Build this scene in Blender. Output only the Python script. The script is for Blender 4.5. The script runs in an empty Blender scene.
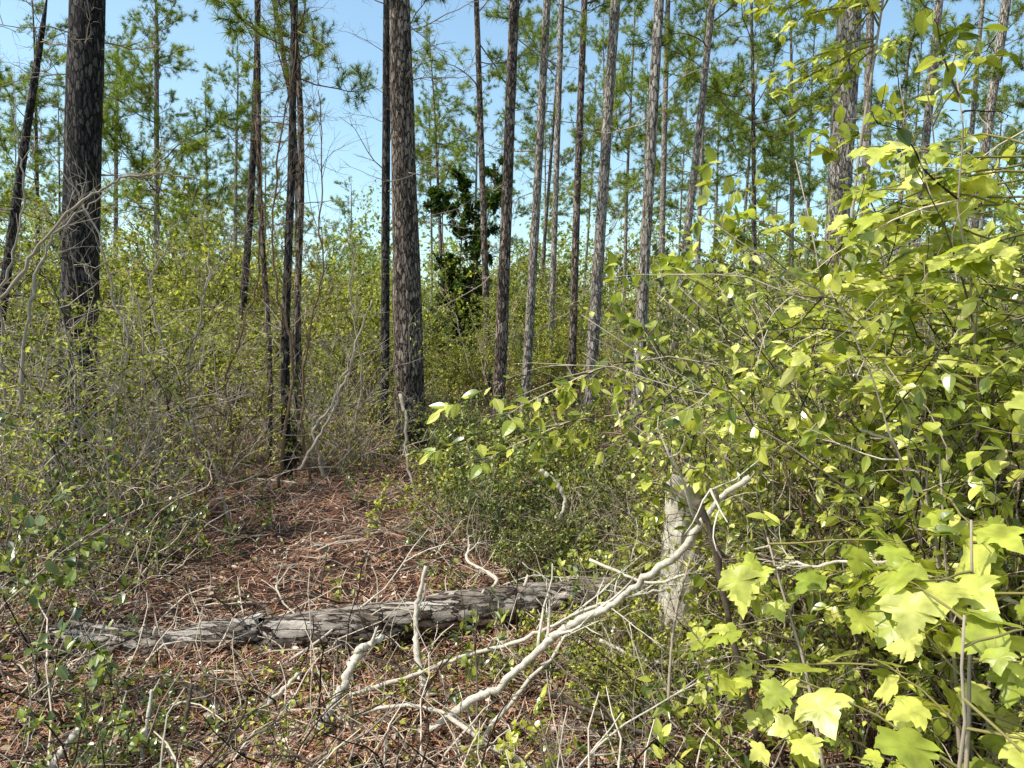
import bpy, math
import numpy as np
from mathutils import Vector, noise, Matrix
rng = np.random.default_rng(11)
U = rng.uniform
scene = bpy.context.scene
C = scene.collection
PITCH = math.radians(4); F = 739.0; CAMZ = 1.6
cp, sp = math.cos(PITCH), math.sin(PITCH)

def gh(x, y):
    return (0.05*np.sin(x*0.9+1.3)*np.cos(y*0.7) + 0.035*np.sin(x*2.1+y*1.7) + 0.02*np.sin(x*4.3-y*3.9+2)
            + 0.25*np.sin(x*0.07+0.6)*np.sin(y*0.06)*np.clip((np.asarray(y)-12)/20, 0, 1))
def pt(px, py, Y):
    xr = (px-512)/F; yr = (384-py)/F
    t = Y/(cp+yr*sp)
    return np.array([xr*t, Y, CAMZ + t*(yr*cp-sp)])
def wx(px, Y): return (px-512)/F*Y
def project(p):
    d = np.array(p)-np.array([0, 0, CAMZ])
    z = d[1]*cp-d[2]*sp; u = d[1]*sp+d[2]*cp
    return 512+F*d[0]/z, 384-F*u/z

# ---------------------------------------------------------------- materials
def newmat(name):
    m = bpy.data.materials.new(name); m.use_nodes = True
    nt = m.node_tree; nt.nodes.clear()
    return m, nt, nt.nodes.new, nt.links.new
def ramp(n, cols, pos=None):
    r = n('ShaderNodeValToRGB'); e = r.color_ramp.elements
    pos = pos or [i/(len(cols)-1) for i in range(len(cols))]
    while len(e) < len(cols): e.new(0.5)
    for i, c in enumerate(cols):
        e[i].position = pos[i]; e[i].color = (*c, 1)
    return r
def leafmat(name, cols, transl=0.4, rough=0.45, spec=0.4, tboost=1.6, pos=None, blotch=0):
    m, nt, n, l = newmat(name)
    g = n('ShaderNodeNewGeometry'); oi = n('ShaderNodeObjectInfo')
    a = n('ShaderNodeMath'); a.operation = 'MULTIPLY_ADD'; a.inputs[1].default_value = 0.78
    b = n('ShaderNodeMath'); b.operation = 'MULTIPLY'; b.inputs[1].default_value = 0.22
    l(oi.outputs['Random'], b.inputs[0]); l(g.outputs['Random Per Island'], a.inputs[0]); l(b.outputs[0], a.inputs[2])
    r = ramp(n, cols, pos); l(a.outputs[0], r.inputs[0]); col = r.outputs[0]
    if blotch:
        tc = n('ShaderNodeTexCoord'); nz = n('ShaderNodeTexNoise'); nz.inputs['Scale'].default_value = blotch; nz.inputs['Detail'].default_value = 3
        l(tc.outputs['Object'], nz.inputs['Vector'])
        mr = n('ShaderNodeMapRange'); mr.inputs[1].default_value = 0.3; mr.inputs[2].default_value = 0.7; mr.inputs[3].default_value = 0.6; mr.inputs[4].default_value = 1.25
        l(nz.outputs[0], mr.inputs[0])
        mx = n('ShaderNodeVectorMath'); mx.operation = 'SCALE'; l(col, mx.inputs[0]); l(mr.outputs[0], mx.inputs['Scale']); col = mx.outputs[0]
    if spec > 0:
        p = n('ShaderNodeBsdfPrincipled'); p.inputs['Roughness'].default_value = rough; p.inputs['Specular IOR Level'].default_value = spec
        l(col, p.inputs['Base Color'])
    else:
        p = n('ShaderNodeBsdfDiffuse'); l(col, p.inputs['Color'])
    o = n('ShaderNodeOutputMaterial')
    if transl > 0:
        t = n('ShaderNodeBsdfTranslucent'); sc = n('ShaderNodeVectorMath'); sc.operation = 'MULTIPLY'
        sc.inputs[1].default_value = (tboost*1.05, tboost*1.1, tboost*0.55); l(col, sc.inputs[0]); l(sc.outputs[0], t.inputs[0])
        ms = n('ShaderNodeMixShader'); ms.inputs[0].default_value = transl
        l(p.outputs[0], ms.inputs[1]); l(t.outputs[0], ms.inputs[2]); l(ms.outputs[0], o.inputs[0])
    else: l(p.outputs[0], o.inputs[0])
    return m
def barkmat(name, dark, mid, light, scale=26, stretch=(1, 1, 0.26), bump=1.0, lichen=None, dist=0.035, crack=0.12):
    m, nt, n, l = newmat(name)
    tc = n('ShaderNodeTexCoord'); mp = n('ShaderNodeMapping'); mp.inputs['Scale'].default_value = stretch
    l(tc.outputs['Object'], mp.inputs[0])
    wn = n('ShaderNodeTexNoise'); wn.inputs['Scale'].default_value = 16; wn.inputs['Detail'].default_value = 5; wn.inputs['Roughness'].default_value = 0.7; l(mp.outputs[0], wn.inputs['Vector'])
    ad = n('ShaderNodeVectorMath'); ad.operation = 'MULTIPLY_ADD'; ad.inputs[1].default_value = (0.08, 0.08, 0.08)
    l(wn.outputs['Color'], ad.inputs[0]); l(mp.outputs[0], ad.inputs[2])
    v = n('ShaderNodeTexVoronoi'); v.feature = 'DISTANCE_TO_EDGE'; v.inputs['Scale'].default_value = scale; l(ad.outputs[0], v.inputs['Vector'])
    v2 = n('ShaderNodeTexVoronoi'); v2.inputs['Scale'].default_value = scale; l(ad.outputs[0], v2.inputs['Vector'])
    nz = n('ShaderNodeTexNoise'); nz.inputs['Scale'].default_value = 45; nz.inputs['Detail'].default_value = 8; nz.inputs['Roughness'].default_value = 0.8; l(mp.outputs[0], nz.inputs['Vector'])
    s = n('ShaderNodeSeparateColor'); l(v2.outputs['Color'], s.inputs[0])
    e = n('ShaderNodeMapRange'); e.inputs[2].default_value = crack; e.inputs[3].default_value = 0.25; l(v.outputs['Distance'], e.inputs[0])
    a1 = n('ShaderNodeMath'); a1.operation = 'MULTIPLY_ADD'; a1.inputs[1].default_value = 0.28; l(s.outputs[0], a1.inputs[0])
    a0 = n('ShaderNodeMath'); a0.operation = 'MULTIPLY'; a0.inputs[1].default_value = 0.8; l(nz.outputs[0], a0.inputs[0]); l(a0.outputs[0], a1.inputs[2])
    a2 = n('ShaderNodeMath'); a2.operation = 'MULTIPLY'; l(a1.outputs[0], a2.inputs[0]); l(e.outputs[0], a2.inputs[1])
    r = ramp(n, [dark, mid, light], [0.12, 0.42, 0.70]); l(a2.outputs[0], r.inputs[0])
    col = r.outputs[0]
    if lichen:
        ln = n('ShaderNodeTexNoise'); ln.inputs['Scale'].default_value = 5; ln.inputs['Detail'].default_value = 8; ln.inputs['Roughness'].default_value = 0.75; l(tc.outputs['Object'], ln.inputs['Vector'])
        lr = n('ShaderNodeMapRange'); lr.inputs[1].default_value = 0.52; lr.inputs[2].default_value = 0.68; lr.inputs[4].default_value = 0.6; l(ln.outputs[0], lr.inputs[0])
        mx = n('ShaderNodeMixRGB'); mx.inputs[2].default_value = (*lichen, 1); l(lr.outputs[0], mx.inputs[0]); l(col, mx.inputs[1]); col = mx.outputs[0]
    bp = n('ShaderNodeBump'); bp.inputs['Strength'].default_value = bump; bp.inputs['Distance'].default_value = dist; l(a2.outputs[0], bp.inputs['Height'])
    p = n('ShaderNodeBsdfPrincipled'); p.inputs['Roughness'].default_value = 0.88; p.inputs['Specular IOR Level'].default_value = 0.2
    l(col, p.inputs['Base Color']); l(bp.outputs[0], p.inputs['Normal'])
    o = n('ShaderNodeOutputMaterial'); l(p.outputs[0], o.inputs[0])
    return m
def twigmat(name, c1, c2, scale=14, bump=False):
    m, nt, n, l = newmat(name)
    g = n('ShaderNodeNewGeometry')
    a = n('ShaderNodeMath'); a.operation = 'MULTIPLY_ADD'; a.inputs[1].default_value = 0.45 if bump else 1.0; a.inputs[2].default_value = 0; l(g.outputs['Random Per Island'], a.inputs[0])
    if bump:
        tc = n('ShaderNodeTexCoord'); nz = n('ShaderNodeTexNoise'); nz.inputs['Scale'].default_value = scale; nz.inputs['Detail'].default_value = 8; nz.inputs['Roughness'].default_value = 0.75
        l(tc.outputs['Object'], nz.inputs['Vector'])
        b = n('ShaderNodeMath'); b.operation = 'MULTIPLY'; b.inputs[1].default_value = 0.7; l(nz.outputs[0], b.inputs[0]); l(b.outputs[0], a.inputs[2])
    r = ramp(n, [c1, c2], [0.3, 0.8]); l(a.outputs[0], r.inputs[0])
    p = n('ShaderNodeBsdfPrincipled' if bump else 'ShaderNodeBsdfDiffuse')
    if bump:
        bp = n('ShaderNodeBump'); bp.inputs['Strength'].default_value = 0.9; bp.inputs['Distance'].default_value = 0.01; l(nz.outputs[0], bp.inputs['Height'])
        p.inputs['Roughness'].default_value = 0.8; p.inputs['Specular IOR Level'].default_value = 0.25; l(bp.outputs[0], p.inputs['Normal'])
    l(r.outputs[0], p.inputs[0])
    o = n('ShaderNodeOutputMaterial'); l(p.outputs[0], o.inputs[0])
    return m

M = {}  # leaf and twig ramps widened: deep shade and sun highlights put into the colour
M['bark_dark'] = barkmat('bark_dark', (0.004, 0.003, 0.003), (0.032, 0.026, 0.023), (0.18, 0.15, 0.13), 26)
M['bark_main'] = barkmat('bark_main', (0.008, 0.006, 0.005), (0.095, 0.067, 0.05), (0.44, 0.34, 0.27), 26)
M['bark_pale'] = barkmat('bark_pale', (0.025, 0.018, 0.014), (0.25, 0.195, 0.15), (0.64, 0.56, 0.48), 30, lichen=(0.40, 0.38, 0.33))
M['bark_log'] = barkmat('bark_log', (0.008, 0.005, 0.004), (0.14, 0.098, 0.07), (0.66, 0.57, 0.48), 24, (0.16, 1, 1), 0.9, (0.50, 0.44, 0.37), 0.02, 0.10)
M['dead_wood'] = twigmat('dead_wood', (0.14, 0.10, 0.065), (0.85, 0.75, 0.60), 26, True)
M['dead_dark'] = twigmat('dead_dark', (0.015, 0.010, 0.008), (0.18, 0.13, 0.09), 22, True)
M['twig_grey'] = twigmat('twig_grey', (0.035, 0.025, 0.018), (0.62, 0.50, 0.38))
M['twig_brown'] = twigmat('twig_brown', (0.02, 0.012, 0.008), (0.30, 0.19, 0.12))
M['stem_green'] = twigmat('stem_green', (0.10, 0.08, 0.03), (0.32, 0.28, 0.10))
M['needle'] = leafmat('needle', [(0.04, 0.065, 0.014), (0.18, 0.24, 0.045), (0.56, 0.58, 0.16)], 0.34, 0.4, 0, 1.4)
M['leaf_olive'] = leafmat('leaf_olive', [(0.03, 0.045, 0.009), (0.22, 0.24, 0.038), (0.72, 0.69, 0.16), (0.64, 0.50, 0.24)], 0.34, 0.45, 0, 1.35, [0, 0.45, 0.92, 1])
M['leaf_dense'] = leafmat('leaf_dense', [(0.02, 0.034, 0.008), (0.14, 0.175, 0.032), (0.64, 0.63, 0.19)], 0.28, 0.35, 0.6, 1.3)
M['leaf_ivy'] = leafmat('leaf_ivy', [(0.015, 0.03, 0.009), (0.06, 0.10, 0.02), (0.22, 0.28, 0.06)], 0.3, 0.4, 0, 1.4)
M['leaf_gloss'] = leafmat('leaf_gloss', [(0.02, 0.036, 0.008), (0.14, 0.185, 0.025), (0.56, 0.58, 0.09)], 0.3, 0.25, 0.9, 1.4, None, 6)
M['leaf_vine'] = leafmat('leaf_vine', [(0.04, 0.07, 0.010), (0.26, 0.31, 0.035), (0.68, 0.66, 0.12), (0.84, 0.78, 0.32)], 0.34, 0.28, 0.7, 1.25, [0, 0.34, 0.76, 1], 9)
M['leaf_yellow'] = leafmat('leaf_yellow', [(0.26, 0.32, 0.035), (0.52, 0.54, 0.08), (0.78, 0.74, 0.20)], 0.36, 0.36, 0.5, 1.15, None, 22)
M['leaf_far'] = leafmat('leaf_far', [(0.05, 0.075, 0.02), (0.22, 0.27, 0.055), (0.54, 0.56, 0.18)], 0.33, 0.5, 0, 1.3)
M['straw'] = leafmat('straw', [(0.06, 0.022, 0.011), (0.36, 0.155, 0.085), (0.72, 0.44, 0.29), (0.9, 0.78, 0.62)], 0, 0.6, 0, 1.0, [0, 0.42, 0.84, 1])
M['litter'] = leafmat('litter', [(0.05, 0.025, 0.014), (0.32, 0.19, 0.11), (0.85, 0.74, 0.58)], 0, 0.6, 0.25, 1.0)

m, nt, n, l = newmat('forest_floor')
tc = n('ShaderNodeTexCoord')
n1 = n('ShaderNodeTexNoise'); n1.inputs['Scale'].default_value = 0.9; n1.inputs['Detail'].default_value = 8; n1.inputs['Roughness'].default_value = 0.7; l(tc.outputs['Object'], n1.inputs['Vector'])
n2 = n('ShaderNodeTexNoise'); n2.inputs['Scale'].default_value = 55; n2.inputs['Detail'].default_value = 6; n2.inputs['Roughness'].default_value = 0.8; n2.inputs['Distortion'].default_value = 2.0; l(tc.outputs['Object'], n2.inputs['Vector'])
r1 = ramp(n, [(0.012, 0.006, 0.004), (0.10, 0.042, 0.024), (0.30, 0.16, 0.10)], [0.3, 0.52, 0.75]); l(n2.outputs[0], r1.inputs[0])
r2 = ramp(n, [(0.4, 0.4, 0.4), (1.15, 1.1, 1.05)], [0.35, 0.65]); l(n1.outputs[0], r2.inputs[0])
mx = n('ShaderNodeMixRGB'); mx.blend_type = 'MULTIPLY'; mx.inputs[0].default_value = 1; l(r1.outputs[0], mx.inputs[1]); l(r2.outputs[0], mx.inputs[2])
bp = n('ShaderNodeBump'); bp.inputs['Strength'].default_value = 1; bp.inputs['Distance'].default_value = 0.04; l(n2.outputs[0], bp.inputs['Height'])
p = n('ShaderNodeBsdfPrincipled'); p.inputs['Roughness'].default_value = 0.95; l(mx.outputs[0], p.inputs['Base Color']); l(bp.outputs[0], p.inputs['Normal'])
o = n('ShaderNodeOutputMaterial'); l(p.outputs[0], o.inputs[0]); M['ground'] = m

# ---------------------------------------------------------------- mesh builder
class MB:
    def __init__(s): s.V = []; s.L = []; s.S = []; s.n = 0
    def add(s, V, L, S):
        s.V.append(V); s.L.append(L+s.n); s.S.append(S); s.n += len(V)
    def tube(s, P, R, seg=5, rough=0.0, cap=True):
        P = np.asarray(P, float); k = len(P); R = np.broadcast_to(np.asarray(R, float), (k,))
        T = np.gradient(P, axis=0); T /= np.linalg.norm(T, axis=1)[:, None]+1e-9
        ax = np.argmin(np.abs(T.mean(0))); ref = np.zeros(3); ref[ax] = 1
        A = np.cross(T, ref); A /= np.linalg.norm(A, axis=1)[:, None]+1e-9
        B = np.cross(T, A)
        th = np.arange(seg)*2*math.pi/seg
        rr = R[:, None]*(1+rough*rng.normal(0, 1, (k, seg))) if rough else np.repeat(R[:, None], seg, 1)
        V = P[:, None]+rr[..., None]*(np.cos(th)[None, :, None]*A[:, None]+np.sin(th)[None, :, None]*B[:, None])
        i = np.arange(k-1)[:, None]*seg; j = np.arange(seg)[None]; j2 = (j+1) % seg
        q = np.stack([i+j, i+j2, i+seg+j2, i+seg+j], -1).reshape(-1)
        L = q; S = np.full((k-1)*seg, 4)
        if cap:
            L = np.concatenate([q, np.arange(seg)[::-1], np.arange(seg)+(k-1)*seg]); S = np.concatenate([S, [seg, seg]])
        s.add(V.reshape(-1, 3), L, S)
    def place(s, tpl, P, D, N, sz):
        tv, tf = tpl; P = np.asarray(P); k = len(P)
        if k == 0: return
        D = D/(np.linalg.norm(D, axis=1)[:, None]+1e-9)
        X = np.cross(D, N); X /= np.linalg.norm(X, axis=1)[:, None]+1e-9
        N = np.cross(X, D); sz = np.broadcast_to(sz, (k,))
        V = P[:, None]+sz[:, None, None]*(tv[None, :, 0:1]*X[:, None]+tv[None, :, 1:2]*D[:, None]+tv[None, :, 2:3]*N[:, None])
        fl = np.concatenate([np.array(f) for f in tf]); fs = np.array([len(f) for f in tf])
        L = (fl[None]+np.arange(k)[:, None]*len(tv)).reshape(-1)
        s.add(V.reshape(-1, 3), L, np.tile(fs, k))
    def mesh(s, name, mat, smooth=False):
        me = bpy.data.meshes.new(name)
        V = np.concatenate(s.V).astype(np.float32); L = np.concatenate(s.L).astype(np.int32); S = np.concatenate(s.S).astype(np.int32)
        me.vertices.add(len(V)); me.vertices.foreach_set('co', V.ravel())
        me.loops.add(len(L)); me.loops.foreach_set('vertex_index', L)
        me.polygons.add(len(S)); me.polygons.foreach_set('loop_start', np.concatenate([[0], np.cumsum(S)[:-1]]).astype(np.int32))
        me.update(calc_edges=True)
        me.polygons.foreach_set('use_smooth', np.full(len(S), smooth)); me.materials.append(mat)
        return me

def ob(name, me, parent=None, loc=(0, 0, 0), rot=(0, 0, 0), sc=1):
    o = bpy.data.objects.new(name, me); C.objects.link(o)
    o.location = loc; o.rotation_euler = rot; o.scale = (sc, sc, sc) if np.isscalar(sc) else sc
    if parent: o.parent = parent
    return o
def tag(o, label=None, cat=None, group=None, kind=None):
    if label: o['label'] = label
    if cat: o['category'] = cat
    if group: o['group'] = group
    if kind: o['kind'] = kind
    return o
ONES = ['first','second','third','fourth','fifth','sixth','seventh','eighth','ninth','tenth','eleventh','twelfth','thirteenth','fourteenth','fifteenth','sixteenth','seventeenth','eighteenth','nineteenth']
TENS = {20: 'twent', 30: 'thirt', 40: 'fort', 50: 'fift', 60: 'sixt'}
def ordw(i):
    if i <= 19: return ONES[i-1]
    t = i//10*10; r = i % 10
    return TENS[t]+('ieth' if r == 0 else 'y-'+ONES[r-1])
PENDING = {}
def pend(o, phrase, key): PENDING.setdefault((phrase, key), []).append(o)
def flush():
    for (phrase, key), L in PENDING.items():
        L.sort(key=lambda o: project(o.location)[0])
        for i, o in enumerate(L):
            if len(L) == 1: o['label'] = phrase; continue
            pos = 'leftmost' if i == 0 else ('rightmost' if i == len(L)-1 else ordw(i+1)+' from left')
            o['label'] = phrase+', '+pos+' of its kind'

rhomb = (np.array([[0, 0, 0], [0.27, 0.45, 0.06], [0, 1, -0.05], [-0.27, 0.45, 0.06]]), [(0, 1, 2), (0, 2, 3)])
needle = (np.array([[-0.03, 0, 0], [0.03, 0, 0], [0.0, 1, -0.1]]), [(0, 1, 2)])
needle2 = (np.array([[-0.012, 0, 0], [0.012, 0, 0], [0.013, 0.5, 0.05], [-0.011, 0.5, 0.05], [0.0, 1, -0.03]]), [(0, 1, 2, 3), (3, 2, 4)])
def ovate(w=0.3, fold=0.12, curl=0.18, k=7):
    t = np.linspace(0, 1, k)
    mid = [[0, a, -curl*a*a] for a in t]
    prof = np.sin(np.pi*t**0.75)**0.9*w
    V = mid[:]
    for sgn in (1, -1):
        for a, pw in zip(t[1:-1], prof[1:-1]): V.append([sgn*pw, a+0.02, -curl*a*a+fold*pw/w*0.6*(1-0.3*a)])
    Fs = []; h = k-2
    for side in (0, 1):
        b = k+side*h
        idx = [0]+[b+i for i in range(h)]+[k-1]
        for i in range(k-1):
            qq = []
            for v in [i, i+1, idx[i+1], idx[i]]:
                if v not in qq: qq.append(v)
            if side == 0: qq = qq[::-1]
            if len(qq) >= 3: Fs.append(tuple(qq))
    return np.array(V), Fs
def lobed(curl=0.2, seed=0):
    r2 = np.random.default_rng(seed)
    half = [(0.0, 0.0), (0.16, -0.07), (0.34, -0.04), (0.44, 0.06), (0.40, 0.13), (0.50, 0.20), (0.60, 0.32), (0.66, 0.42), (0.54, 0.42), (0.55, 0.52), (0.42, 0.52), (0.31, 0.52), (0.33, 0.62), (0.28, 0.70), (0.21, 0.72), (0.20, 0.83), (0.09, 0.89)]
    out = [(x*(1+r2.normal(0, .06)), y*(1+r2.normal(0, .04))) for x, y in half]+[(0, 1.04)]+[(-x*(1+r2.normal(0, .06)), y*(1+r2.normal(0, .04))) for x, y in half[:0:-1]]
    def zf(x, y): return 0.08*abs(x)-curl*(y*y)-0.16*x*x+0.03*math.sin(x*9+seed*2)*math.cos(y*8)
    n_ = len(out); V = [[x, y, zf(x, y)] for x, y in out]
    for x, y in out:
        xi, yi = x*0.55, 0.36+(y-0.36)*0.55; V.append([xi, yi, zf(xi, yi)+0.012])
    V.append([0, 0.36, zf(0, 0.36)]); ci = 2*n_
    Fs = []
    for i in range(n_):
        j = (i+1) % n_
        Fs.append((i, j, n_+j, n_+i)); Fs.append((n_+i, n_+j, ci))
    return np.array(V), Fs
OV = [ovate(0.28, 0.10, 0.15), ovate(0.33, 0.14, 0.28), ovate(0.22, 0.08, 0.1)]
OVF = [ovate(0.24, 0.08, 0.1, 4), ovate(0.3, 0.1, 0.2, 4)]
LO = [lobed(0.15, 1), lobed(0.25, 2), lobed(0.05, 3)]

def wander(st, d, L, k, jit, up=0.0):
    P = [np.array(st, float)]; d = np.array(d, float); d /= np.linalg.norm(d)
    for i in range(k):
        d = d+rng.normal(0, jit, 3); d[2] += up; d /= np.linalg.norm(d)
        P.append(P[-1]+d*L/k)
    return np.array(P)
def samp(P, t):
    k = len(P)-1; f = np.clip(t*k, 0, k-1e-6); i = f.astype(int); a = (f-i)[:, None]
    return P[i]*(1-a)+P[i+1]*a, P[i+1]-P[i]
def rdir(k):
    v = rng.normal(0, 1, (k, 3)); return v/np.linalg.norm(v, axis=1)[:, None]

# ---------------------------------------------------------------- shrub prototypes
def shrub_proto(h, nst, spread, jit, up, n2, n3, tpls, lsz, lpt, r0, stem_mat, leaf_mat, twig_len=0.4, up2=0.02, nrm_tilt=0.5, t0=0.25, seg=4, hang=0.0, base_r=0.08, k1=9, bareprob=0.0):
    stems = []; leaf = MB()
    for i in range(nst):
        mb = MB(); a = U(0, 2*math.pi); s = spread*U(0.3, 1.1)
        L = h*U(0.75, 1.2)
        P = wander((math.cos(a)*base_r*U(0, 1), math.sin(a)*base_r*U(0, 1), -0.05), (math.cos(a)*s, math.sin(a)*s, 1), L, k1, jit, up)
        rr = r0*U(0.6, 1.1); mb.tube(P, np.linspace(rr, rr*0.25, len(P)), seg)
        tw = []
        for t in np.sort(U(t0, 0.98, n2)):
            q, d = samp(P, np.array([t])); d = d[0]/np.linalg.norm(d[0])
            nd = d*0.7+rdir(1)[0]*0.9; L2 = L*twig_len*U(0.5, 1.1)*(1.15-t*0.6)
            P2 = wander(q[0], nd, L2, 5, jit*1.3, up2); mb.tube(P2, np.linspace(rr*0.45, rr*0.14, 6), 3, cap=False)
            bare_ = U(0, 1) < bareprob
            if not bare_: tw.append(P2)
            for t3 in U(0.2, 1, n3):
                q3, d3 = samp(P2, np.array([t3])); d3 = d3[0]/np.linalg.norm(d3[0])
                P3 = wander(q3[0], d3*0.8+rdir(1)[0]*0.8, L2*0.4*U(0.5, 1.2), 3, jit*1.3, up2); mb.tube(P3, np.linspace(rr*0.22, rr*0.09, 4), 3, cap=False)
                if not bare_: tw.append(P3)
        if lpt:
            for P2 in tw:
                k = max(1, int(lpt*U(0.5, 1.4)+U(0, 1)))
                q, d = samp(P2, U(0.15, 1.0, k)); d /= np.linalg.norm(d, axis=1)[:, None]
                D = d*0.6+rdir(k)*0.9; D[:, 2] -= hang
                N = rdir(k)*nrm_tilt+np.array([0, 0, 1.0])
                T = tpls[int(rng.integers(len(tpls)))]
                leaf.place(T, q, D, N, lsz*U(0.5, 1.15, k))
        stems.append(mb.mesh('stem', stem_mat, True))
    return stems, (leaf.mesh('foliage', leaf_mat, False) if lpt else None)
def put_shrub(proto, name, x, y, s, rz, label, cat, group=None, zs=None):
    stems, leaf = proto
    e = ob(name, None, None, (x, y, float(gh(x, y))), (0, 0, rz), (s, s, zs or s))
    e.empty_display_size = 0.2
    for m_ in stems: ob('stem', m_, e)
    if leaf: ob('foliage', leaf, e)
    tag(e, None, cat, group)
    if isinstance(label, tuple): pend(e, label[0], name)
    else: e['label'] = label
    return e

# ---------------------------------------------------------------- setting: ground
def warp(a, near, far): return np.sign(a)*(np.abs(a)*near+np.abs(a)**5*(far-near))
g = np.linspace(-1, 1, 321)
gx = warp(g, 14, 420); gy = warp(g, 14, 420)+6
X, Yg = np.meshgrid(gx, gy, indexing='ij'); Z = gh(X, Yg)
nn = len(g); ii = np.arange(nn-1)[:, None]*nn+np.arange(nn-1)[None]
gm = MB(); q = np.stack([ii, ii+nn, ii+nn+1, ii+1], -1).reshape(-1)
gm.add(np.stack([X, Yg, Z], -1).reshape(-1, 3), q, np.full((nn-1)**2, 4))
tag(ob('ground', gm.mesh('ground', M['ground'], True)), 'forest floor of reddish brown pine straw and soil', 'ground', kind='structure')

def scatter(k, y0, y1, pw=2.0, margin=0.8):
    t = U(0, 1, k)**pw; y = y0+(y1-y0)*t
    x = U(-1, 1, k)*(0.72*y+margin); return x, y
mb = MB(); k = 130000; x, y = scatter(k, 1.6, 15, 1.7)
P = np.stack([x, y, gh(x, y)+0.004+np.abs(rng.normal(0, 0.022, k))], -1)
D = rng.normal(0, 1, (k, 3)); D[:, 2] *= 0.2; N = rdir(k)*0.4+np.array([0, 0, 1.])
tw = np.where(y < 6, 0.14, 0.2)
mb.place(needle2, P, D, N, tw*U(0.6, 1.2, k))
tag(ob('pine_straw', mb.mesh('pine_straw', M['straw'])), 'loose reddish pine needles carpeting the forest floor', 'pine straw', kind='stuff')
mb = MB(); k = 20000; x, y = scatter(k, 1.6, 14, 1.7)
P = np.stack([x, y, gh(x, y)+0.012+U(0, 0.05, k)], -1)
D = rng.normal(0, 1, (k, 3)); D[:, 2] *= 0.35; N = rdir(k)*0.8+np.array([0, 0, 1.])
mb.place(OVF[1], P[:k//2], D[:k//2], N[:k//2], U(0.015, 0.045, k//2)); mb.place(OVF[0], P[k//2:], D[k//2:], N[k//2:], U(0.015, 0.045, k-k//2))
tag(ob('leaf_litter', mb.mesh('leaf_litter', M['litter'])), 'small dry brown leaves scattered over the ground', 'leaf litter', kind='stuff')
def clear(x, y):
    px = 512+F*x/y
    return (px > 190+8*np.sin(y*5)) & (px < 430) & (y > 4.1) & (y < 8.6)
mb = MB()
for i in range(6800):
    t = U(0, 1)**1.6; yy = 1.7+8*t; xx = U(-1, 1)*(0.72*yy+0.6)
    cl_ = bool(clear(np.array(xx), np.array(yy)))
    if cl_ and U(0, 1) < 0.5: continue
    a = U(0, 2*math.pi); L = U(0.12, 0.6); el_ = rng.normal(0, 0.12) if (cl_ or U(0, 1) < .5) else U(0.1, 1.5)
    P = wander((xx, yy, float(gh(xx, yy))+U(0.0, 0.05)), (math.cos(a), math.sin(a), el_), L, 5, 0.22, -0.07)
    P[:, 2] = np.maximum(P[:, 2], gh(P[:, 0], P[:, 1])+0.004)
    mb.tube(P, np.linspace(0.0042, 0.0016, 6)*U(0.6, 1.6), 3, cap=False)
tag(ob('twig_litter', mb.mesh('twig_litter', M['twig_grey'], True)), 'fine broken twigs littering the forest floor', 'twig litter', kind='stuff')
mb = MB(); k = 160000; x, y = scatter(k, 2.0, 48, 1.6, 2)
cl = np.sin(x*1.7+np.sin(y*1.1)*2)*np.cos(y*1.3+np.sin(x*0.9)*2)
near = y < 4.2
keep = (~clear(x, y)) | (U(0, 1, k) < 0.05)
keep &= (cl+rng.normal(0, 0.4, k) > np.where(near, 0.2, -0.25))
keep &= ~(near & (U(0, 1, k) < 0.35))
x = x[keep]; y = y[keep]; k = len(x); hh = (0.15+0.5*np.clip((y-4)/12, 0, 1))*(0.5+0.7*np.clip(cl[keep]+0.4, 0, 1.2))
P = np.stack([x, y, gh(x, y)+U(0.01, 1, k)**1.2*hh], -1)
mb.place(rhomb, P, rdir(k)+np.array([0, 0, .2]), rdir(k)*0.6+np.array([0, 0, 1.]), U(0.6, 1.3, k)*np.clip(0.022+0.0028*y, 0, 0.12))
tag(ob('undergrowth', mb.mesh('undergrowth', M['leaf_olive'])), 'low leafy undergrowth covering the ground under the pines', 'undergrowth', kind='stuff')
mb = MB()
for i in range(4200):
    t = U(0, 1)**1.5; yy = 2.4+30*t; xx = U(-1, 1)*(0.72*yy+1.5)
    if clear(np.array(xx), np.array(yy)) and U(0, 1) < 0.85: continue
    h_ = U(0.2, 0.7)*(0.45+0.6*min(1, yy/12))
    P = wander((xx, yy, float(gh(xx, yy))-0.02), (rng.normal(0, .6), rng.normal(0, .6), 1), h_, 5, 0.25, -0.08)
    mb.tube(P, np.linspace(0.0042, 0.0016, 6)*(0.6+yy*0.05), 3, cap=False)
tag(ob('undergrowth_stems', mb.mesh('undergrowth_stems', M['twig_grey'], True)), 'thin brown stems of the low undergrowth', 'undergrowth', kind='stuff')
mb = MB()
for i in range(560):
    Y_ = U(46, 100); X_ = U(-1, 1)*(0.78*Y_+6); hz = U(0.3, 1)*U(1.5, 12)
    rx = U(1.5, 3.2); k = 260
    v = rdir(k)*(U(0.3, 1, k)**0.5)[:, None]*np.array([rx, rx, rx*0.8])
    P = v+np.array([X_, Y_, hz]); P[:, 2] = np.abs(P[:, 2])
    mb.place(rhomb, P, rdir(k), rdir(k)*0.8+np.array([0, 0, 1.]), U(0.2, 0.45, k))
tag(ob('distant_wood', mb.mesh('distant_wood', M['leaf_far'])), 'far-off wood of green trees closing the horizon', 'distant wood', kind='stuff')

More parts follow.
